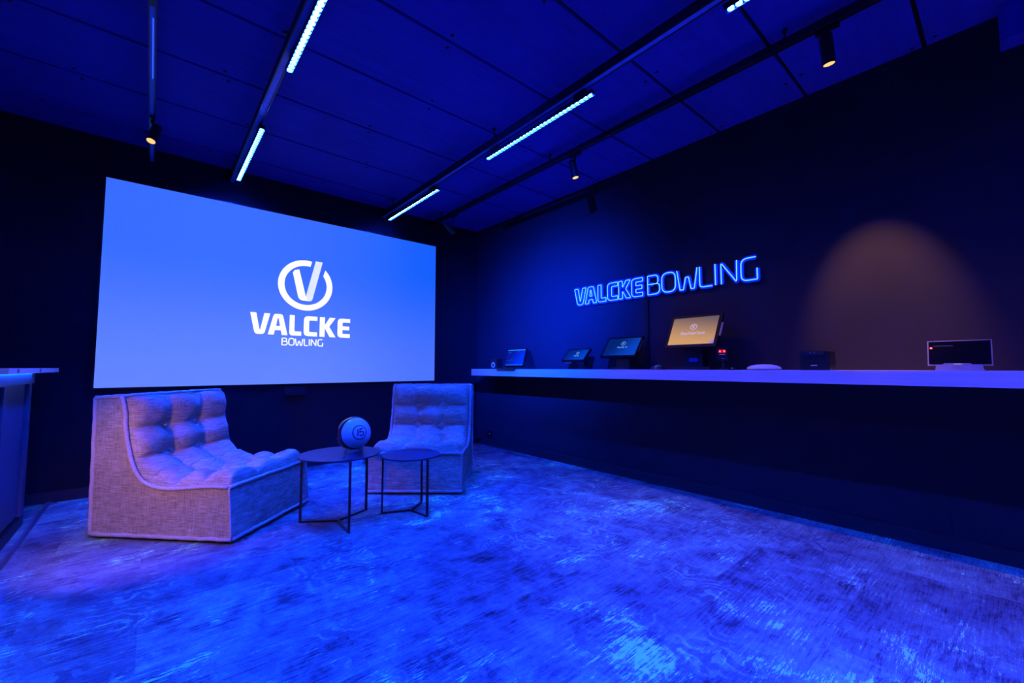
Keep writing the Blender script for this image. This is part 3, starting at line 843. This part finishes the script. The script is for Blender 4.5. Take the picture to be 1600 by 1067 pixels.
# wide dark display with silver foot at the right
smd = NT('display_off'); smd.color((0.002, 0.002, 0.003)); smd.pr(0.5, 0, 0.05)
r, T, H = display('counter_display', (3.27, 0.168, ZS), 0.035, 0.135, 0.240, 0.005, smd.m, 'wide dark display with silver rim and foot at the right end of the shelf', 'display', zpan=0.029, bezel_mat=M['silver'], T_th=0.012)
bm = bmesh.new(); w_ = [(-0.090, 0), (0.090, 0), (0.084, 0.030), (0.050, 0.030), (0.042, 0.040), (-0.055, 0.040), (-0.063, 0.030), (-0.086, 0.030)]
f_ = [bm.verts.new((-0.030 + z * 0.2, -x, z)) for x, z in w_]; b_ = [bm.verts.new((-0.018 + z * 0.2, -x, z)) for x, z in w_]
bm.faces.new(f_); bm.faces.new(b_[::-1])
for i in range(8): bm.faces.new((f_[i], f_[(i + 1) % 8], b_[(i + 1) % 8], b_[i]))
box(bm, -0.028, 0.10, -0.09, 0.09, 0, 0.005)
o = finish('display_foot', bm, M['silver'], r); tag(o, 'brushed silver foot')
bm = bmesh.new(); box(bm, -0.0250, -0.0235, -0.012, 0.018, 0.0335, 0.0375); finish('maker_mark', bm, glow('mark', (0.8, 0.7, 1.0), 0.5), r)
bm = bmesh.new(); lathe(bm, [(0, 0.003), (0.0045, 0.002), (0.005, 0.001)], 14, Matrix.Translation((-0.105, H * 0.70, 0.001))); o = finish('red_light', bm, M['red_led'], r); o.matrix_local = T; tag(o, 'glowing red light')
bm = bmesh.new(); box(bm, -0.095, -0.02, H * 0.775, H * 0.782, 0.0013, 0.0018); finish('sensor_line', bm, plain('pale_line', (0.5, 0.5, 0.55), 0.5), r).matrix_local = T

# =================================================================== LOUNGE CHAIRS
CW, CD = 0.78, 0.94
INNER = [(0.160, 0.868), (0.190, 0.80), (0.206, 0.66), (0.232, 0.54), (0.275, 0.43), (0.335, 0.355), (0.42, 0.318), (0.52, 0.308), (0.66, 0.318), (0.80, 0.330), (0.915, 0.326)]
def catmull(P, n):
    out = []
    Q = [P[0]] + list(P) + [P[-1]]
    segs = len(P) - 1
    for i in range(segs):
        p0, p1, p2, p3 = [Vector(x) for x in Q[i:i + 4]]
        for k in range(n):
            t = k / n
            out.append(0.5 * ((2 * p1) + (p2 - p0) * t + (2 * p0 - 5 * p1 + 4 * p2 - p3) * t * t + (3 * p1 - p0 - 3 * p2 + p3) * t ** 3))
    out.append(Vector(P[-1]))
    return out
IC = catmull(INNER, 14)
# arc-length table
AL = [0]
for a, b in zip(IC, IC[1:]): AL.append(AL[-1] + (b - a).length)
def at(s):
    s = max(0, min(AL[-1], s))
    for i in range(len(AL) - 1):
        if AL[i + 1] >= s:
            t = (s - AL[i]) / (AL[i + 1] - AL[i]); p = IC[i].lerp(IC[i + 1], t)
            d = (IC[i + 1] - IC[i]).normalized(); return p, Vector((-d.y, d.x)) * 1.0
    return IC[-1], Vector((0, 1))
STOT = AL[-1]
SK = 0.60      # arc position of the fold between back and seat
def lounge_chair(loc, rz, label, seed, grp):
    rnd_ = random.Random(seed)
    r = empty('lounge_chair', loc, rz); tag(r, label, 'lounge chair', grp)
    zb = 0.028
    # --- body
    bm = bmesh.new()
    prof = [(0.0, zb), (-0.006, 0.45), (-0.013, 0.860)] + [tuple(p) for p in IC[::4]] + [(CD - 0.008, 0.17), (CD, zb)]
    # sides with slight bulge: several slices across
    xs = [-CW / 2, -CW / 2 + 0.012, 0, CW / 2 - 0.012, CW / 2]
    cen = Vector((0.38, 0.28))
    rows = []
    for i, x in enumerate(xs):
        ins = 0.004 if i in (0, 4) else 0.0
        row = []
        for p in prof:
            v = Vector(p); d = (cen - v); v = v + d.normalized() * ins
            row.append(bm.verts.new((x, v.x, v.y)))
        rows.append(row)
    n = len(prof)
    for a, b in zip(rows, rows[1:]):
        for k in range(n):
            bm.faces.new((a[k], a[(k + 1) % n], b[(k + 1) % n], b[k]))
    bm.faces.new(rows[0]); bm.faces.new(rows[-1][::-1])
    finish('base_body', bm, M['fabric'], r, smooth='auto')
    # --- tufted cushions: back (0..SK) and seat (SK..end)
    def cushion(name, s0, s1, rows_n, A, cols=3, edge0=0.05, edge1=0.05, cv=0.10):
        nu, nv = 72, 80
        bm = bmesh.new()
        W2 = CW / 2 - 0.014
        jit = [[(rnd_.uniform(-.015, .015), rnd_.uniform(-.012, .012)) for _ in range(rows_n + 1)] for _ in range(cols + 1)]
        bts = []
        for ci in range(1, cols):
            for ri in range(1, rows_n):
                bts.append(((ci / cols - 0.5) * 2 * W2 + jit[ci][ri][0], s0 + (s1 - s0) * ri / rows_n + jit[ci][ri][1]))
        G_ = []
        for j in range(nv + 1):
            s = s0 + (s1 - s0) * j / nv
            row = []
            for i in range(nu + 1):
                x = -W2 + 2 * W2 * i / nu
                e = min(1, min(W2 - x, W2 + x) / 0.07); e2 = min(1, max(0, (s - s0)) / edge0, max(0, (s1 - s)) / edge1)
                env = sqrt(max(0, 1 - (1 - e) ** 2)) * sqrt(max(0, 1 - (1 - e2) ** 2))
                h = 1.0
                # seams joining buttons
                cellr = (s - s0) / (s1 - s0) * rows_n; dr = abs(cellr - round(cellr)) * (s1 - s0) / rows_n if 0 < round(cellr) < rows_n else 1
                cellc = (x + W2) / (2 * W2) * cols; dc = abs(cellc - round(cellc)) * 2 * W2 / cols if 0 < round(cellc) < cols else 1
                h -= 0.46 * math.exp(-(dr / 0.020)) + 0.20 * math.exp(-(dr / 0.07) ** 2)
                h -= 0.16 * math.exp(-(dc / 0.020)) + cv * math.exp(-(dc / 0.06) ** 2)
                for (bx_, bs) in bts:
                    d = sqrt((x - bx_) ** 2 + (s - bs) ** 2)
                    h -= 0.85 * math.exp(-(d / 0.048) ** 1.2)
                h = max(h, -0.15)
                h += 0.06 * sin(x * 23 + s * 9 + seed) * sin(s * 31 + seed)
                p, nn = at(s)
                q_ = p + nn * (0.003 + A * env * h)
                row.append(bm.verts.new((x, q_.x, q_.y)))
            G_.append(row)
        for j in range(nv):
            for i in range(nu):
                bm.faces.new((G_[j][i], G_[j][i + 1], G_[j + 1][i + 1], G_[j + 1][i]))
        # close underneath
        und = []
        for j in range(nv + 1):
            s = s0 + (s1 - s0) * j / nv; p, nn = at(s); q_ = p - nn * 0.006
            und.append((bm.verts.new((-W2, q_.x, q_.y)), bm.verts.new((W2, q_.x, q_.y))))
        for j in range(nv):
            bm.faces.new((und[j][0], und[j][1], und[j + 1][1], und[j + 1][0]))
            bm.faces.new((G_[j][0], G_[j + 1][0], und[j + 1][0], und[j][0])); bm.faces.new((G_[j][-1], G_[j + 1][-1], und[j + 1][1], und[j][1]))
        c = finish(name, bm, M['fabric'], r, smooth=True)
        for (bx_, bs) in bts:
            p, nn = at(bs); q_ = p + nn * (0.003 + A * 0.02)
            bb = bmesh.new(); bmesh.ops.create_uvsphere(bb, u_segments=12, v_segments=8, radius=0.008)
            for v in bb.verts: v.co = Vector((bx_ + v.co.x, q_.x + v.co.y, q_.y + v.co.z))
            finish('button', bb, M['piping'], c, smooth=True)
    cushion('back_cushion', 0.012, SK, 3, 0.078, edge1=0.03, cv=0.22)
    cushion('seat_cushion', SK - 0.02, STOT - 0.008, 3, 0.092, edge0=0.03, cv=0.26)
    # --- rolled piping
    bm = bmesh.new()
    def wob(pts, amp=0.0022):
        out = []
        for i, p in enumerate(pts):
            out.append(Vector(p) + Vector((rnd_.uniform(-amp, amp), rnd_.uniform(-amp, amp), rnd_.uniform(-amp, amp))))
        return out
    def seg(a, b, n=24): return [Vector(a).lerp(Vector(b), i / n) for i in range(n + 1)]
    R = 0.0125
    for s in (-1, 1):
        x = s * CW / 2
        tube(bm, wob([(x, p.x, p.y + 0.006) for p in IC[::3]]), R, n=10)
        tube(bm, wob(seg((x, -0.013, 0.860), (x, 0.0, zb))), R, n=10)
        tube(bm, wob(seg((x, -0.013, 0.860), (x, 0.16, 0.872), 8)), R, n=10)
        tube(bm, wob(seg((x, 0, zb), (x, CD, zb))), R, n=10)
        tube(bm, wob(seg((x, CD, zb), (x, 0.915, 0.330), 12), 0.001), R * 0.55, n=8)
    tube(bm, wob(seg((-CW / 2, CD, zb), (CW / 2, CD, zb))), R, n=10)
    tube(bm, wob(seg((-CW / 2, 0, zb), (CW / 2, 0, zb))), R, n=10)
    tube(bm, wob(seg((-CW / 2, 0.915, 0.332), (CW / 2, 0.915, 0.332))), R, n=10)
    tube(bm, wob(seg((-CW / 2, 0.16, 0.874), (CW / 2, 0.16, 0.874))), R, n=10)
    tube(bm, wob(seg((-CW / 2, -0.013, 0.862), (CW / 2, -0.013, 0.862))), R, n=10)
    o = finish('piping', bm, M['piping'], r, smooth=True)
    bm = bmesh.new(); box(bm, -CW / 2 + 0.04, CW / 2 - 0.04, 0.04, CD - 0.04, 0.0, zb + 0.004); finish('plinth', bm, M['black_plastic'], r)
    return r
def dirang(ex, ey): return atan2(ey, ex) - pi / 2     # rotation that turns local +Y to (ex, ey)
lounge_chair((0.036, 3.993, 0), dirang(0.690, -0.7226), 'low armless tufted fabric lounge chair at the left, seen from its side', 3, 'tufted lounge chairs')
lounge_chair((2.310, 3.960, 0), dirang(-0.648, -0.761), 'low armless tufted fabric lounge chair behind the smaller round table', 5, 'tufted lounge chairs')

# =================================================================== SIDE TABLES
def side_table(c, ct, H_, R, legs, label):
    r = empty('side_table', (c[0], c[1], 0)); tag(r, label, 'side table', 'round black side tables')
    bm = bmesh.new(); lathe(bm, [(0, H_ - 0.010), (R - 0.002, H_ - 0.010), (R, H_ - 0.008), (R, H_ - 0.002), (R - 0.002, H_), (0, H_)], 72, Matrix.Translation((ct[0] - c[0], ct[1] - c[1], 0)))
    finish('tabletop', bm, M['table_top'], r, smooth='auto')
    t = 0.0065
    for (lx, ly) in legs:
        a_ = atan2(ly, lx); Lr = sqrt(lx * lx + ly * ly)
        Mr = Matrix.Rotation(a_, 4, 'Z')
        bm = bmesh.new(); box(bm, Lr - 2 * t, Lr, -t, t, 0.0, H_ - 0.010, Mr)
        box(bm, 0.0, Lr - 2 * t, -t, t, 0.0, 0.011, Mr)
        finish('leg', bm, M['black_metal'], r, bevel=0.0012, seg=1)
    return r
side_table((1.017, 3.028), (1.026, 3.045), 0.457, 0.268, [(-.209, .147), (-.018, -.262), (.240, .104)], 'larger round black side table carrying the number ball')
side_table((1.494, 2.903), (1.500, 2.920), 0.408, 0.214, [(-.193, .075), (.030, -.201), (.158, .120)], 'smaller empty round black side table in front of the right lounge chair')

# =================================================================== BALL
BR = 0.115
BC = Vector((1.100, 3.0, 0.457 + 0.019 + BR))
r = empty('decorative_ball', (BC.x, BC.y, 0.457)); tag(r, 'glossy white ball with a dark red stripe and number 15 on a chrome ring', 'ball')
bm = bmesh.new(); lathe(bm, [(0.050, 0.0005), (0.063, 0.0005), (0.063, 0.032), (0.060, 0.036), (0.054, 0.034), (0.050, 0.030), (0.050, 0.0005)], 56)
finish('ring_stand', bm, M['chrome'], r, smooth='auto')
vdir = (Vector((0, 0, 1.05)) - BC).normalized()
rgt = vdir.cross(Vector((0, 0, 1))).normalized() * -1
upv = rgt.cross(vdir).normalized() * -1
if upv.z < 0: upv = -upv
axis = (vdir * 0.93 + rgt * 0.35 + upv * 0.04).normalized()
# local frame for the ball: +Z = axis
ux = Vector((0, 0, 1)).cross(axis).normalized(); uy = axis.cross(ux).normalized()
BM = Matrix(((ux.x, uy.x, axis.x, 0), (ux.y, uy.y, axis.y, 0), (ux.z, uy.z, axis.z, BC.z - 0.457), (0, 0, 0, 1)))
q = NT('ball_gloss')
P = q.sep(q.vmath('NORMALIZE', q.obj()))
stripe = q.math('MULTIPLY', q.math('LESS_THAN', P[2], cos(radians(64))), q.math('GREATER_THAN', P[2], cos(radians(110))))
q.color(q.mix(stripe, (0.72, 0.72, 0.72), (0.20, 0.008, 0.02))); q.pr(0.06, 0, 0.5, 0.6)
bm = bmesh.new(); bmesh.ops.create_uvsphere(bm, u_segments=64, v_segments=40, radius=BR)
ball = finish('ball', bm, q.m, r, smooth=True); ball.matrix_local = BM
def on_ball(p, lift=0.0008):
    v = Vector((p.x, p.y, 0)); v.z = sqrt(max(0, BR * BR - p.x * p.x - p.y * p.y)); return v.normalized() * (BR + lift)
def ball_mark(name, strokes, w):
    bm = bmesh.new()
    for pts, cl in strokes:
        # densify
        dp = []
        NN = len(pts)
        for i in range(NN if cl else NN - 1):
            a, b = pts[i], pts[(i + 1) % NN]
            m_ = max(1, int((b - a).length / 0.004))
            for k_ in range(m_): dp.append(a.lerp(b, k_ / m_))
        if not cl: dp.append(pts[-1])
        ribbon(bm, dp, w, Matrix.Identity(4), cl, 0)
    for v in bm.verts: v.co = on_ball(v.co)
    o = finish(name, bm, M['ink'], ball, recalc=False); return o
S_ = 0.046
ball_mark('badge_ring', [([Vector((S_ * cos(2 * pi * i / 60), S_ * sin(2 * pi * i / 60))) for i in range(60)], True)], 0.006)
def num(strokes, ox, sc_): return [([Vector((ox + x * sc_, y * sc_)) for x, y in [(p.x, p.y) for p in round_path(s)]], False) for s in strokes]
one = num([[(.0, .5), (.0, -.5)]], -0.0145, 0.046)
five = num([[(.30, .5), (-.22, .5), (-.27, .04), (.08, .12, .12), (.32, -.05, .18), (.30, -.40, .22), (-.02, -.52, .2), (-.30, -.38)]], 0.011, 0.046)
ball_mark('numeral', one, 0.0075); ball_mark('numeral', five, 0.0072)
ball_mark('badge_dot', [([Vector((s * S_ - 0.004, 0)), Vector((s * S_ + 0.004, 0))], False) for s in (-1, 1)], 0.010)

# =================================================================== BAR COUNTER (left)
bar = empty('bar_counter', (-0.62, 4.35, 0)); tag(bar, 'dark panelled bar counter glowing blue under its top at the left edge', 'bar counter')
BY0 = -0.6 - 4.35
def lb(bm, x0, x1, y0, y1, z0, z1): box(bm, x0 + 0.62, x1 + 0.62, y0 - 4.35, y1 - 4.35, z0, z1)
bm = bmesh.new(); lb(bm, -1.55, -0.69, -0.6, 4.33, 0.10, 1.019)
finish('carcass', bm, M['gap'], bar)
bm = bmesh.new(); lb(bm, -1.55, -0.64, -0.6, 4.35, 0.0, 0.10); lb(bm, -0.64, -0.615, -0.6, 4.35, 0.0, 0.07)
finish('plinth', bm, M['skirting'], bar, bevel=0.003)
# front: top rail, and upright boards parted by deep dark gaps
bm = bmesh.new(); lb(bm, -0.70, -0.605, -0.5, 4.35, 0.945, 1.019); finish('top_rail', bm, M['panel'], bar, bevel=0.002)
y = 4.33
for k in range(6):
    bm = bmesh.new(); lb(bm, -0.70, -0.612, y - 0.085, y, 0.075, 0.944); finish('pilaster', bm, M['panel'], bar, bevel=0.003)
    y -= 0.085 + 0.07
    bm = bmesh.new(); lb(bm, -0.70, -0.622, y - 0.46, y, 0.10, 0.944); finish('front_board', bm, M['panel'], bar, bevel=0.002)
    y -= 0.46 + 0.02
bm = bmesh.new(); lb(bm, -0.6035, -0.5935, -0.5, 4.25, 1.0150, 1.0192); o = finish('led_strip', bm, M['led_tape'], bar); tag(o, 'blue LED strip under the top')
bm = bmesh.new(); lb(bm, -1.60, -0.50, 3.00, 4.40, 1.0195, 1.0470); o = finish('worktop', bm, M['laminate'], bar, bevel=0.0015); tag(o, 'pale laminate worktop')
bm = bmesh.new(); lb(bm, -1.60, -0.50, -0.60, 2.998, 1.0195, 1.0470); o = finish('worktop', bm, M['pine'], bar, bevel=0.0015); tag(o, 'warm wood worktop')
for y in (3.17, 3.72):
    bm = bmesh.new(); lb(bm, -0.5005, -0.4985, y, y + 0.04, 1.0235, 1.0435); finish('edge_slot', bm, M['black_plastic'], bar)
# floor edging strip and foot rail before the bar
bm = bmesh.new(); box(bm, -0.012, 0.012, 0, 5.3, 0, 0.012)
o = finish('floor_edging', bm, plain('edging_metal', (0.20, 0.20, 0.22), 0.3, 0.6), loc=(-0.560, -0.42, 0.0005), bevel=0.003)
tag(o, 'thin metal edging strip on the floor in front of the bar', 'edging strip')

# warm lamp added out of view to light the side of the left chair
bl = empty('added_lamp', (-0.612, 2.72, 0.80)); tag(bl, 'added small warm lamp on the bar front, out of view at the left', 'lamp')
bm = bmesh.new(); lathe(bm, [(0, 0), (0.035, 0), (0.035, 0.012), (0.012, 0.016), (0.012, 0.05), (0, 0.05)], 24, Matrix.Rotation(pi / 2, 4, 'Y')); finish('lamp_base', bm, M['black_plastic'], bl, smooth='auto')
f_ = Vector((0.11, 0.0, -0.01)); dd = (Vector((0.03, 3.40, 0.30)) - Vector((-0.502, 2.72, 0.79))).normalized()
rr_ = dd.to_track_quat('-Z', 'Y').to_matrix().to_4x4(); TT = Matrix.Translation(f_) @ rr_
bm = bmesh.new(); lathe(bm, [(0, 0.085), (0.022, 0.08), (0.036, 0.0), (0.032, 0.0), (0.028, 0.012), (0, 0.014)], 32, TT); finish('lamp_head', bm, M['black_plastic'], bl, smooth='auto')
bm = bmesh.new(); lathe(bm, [(0, 0.006), (0.026, 0.004), (0.027, 0.008)], 28, TT); finish('lamp_lens', bm, M['warm_lens'], bl)
ld = bpy.data.lights.new('lamp_beam', 'SPOT'); ld.energy = 22; ld.color = (1.0, 0.38, 0.08); ld.spot_size = radians(92); ld.spot_blend = 0.7; ld.shadow_soft_size = 0.02
lo = bpy.data.objects.new('lamp_beam', ld); COL.objects.link(lo); lo.parent = bl; lo.matrix_local = Matrix.Translation(f_ + dd * 0.004) @ rr_
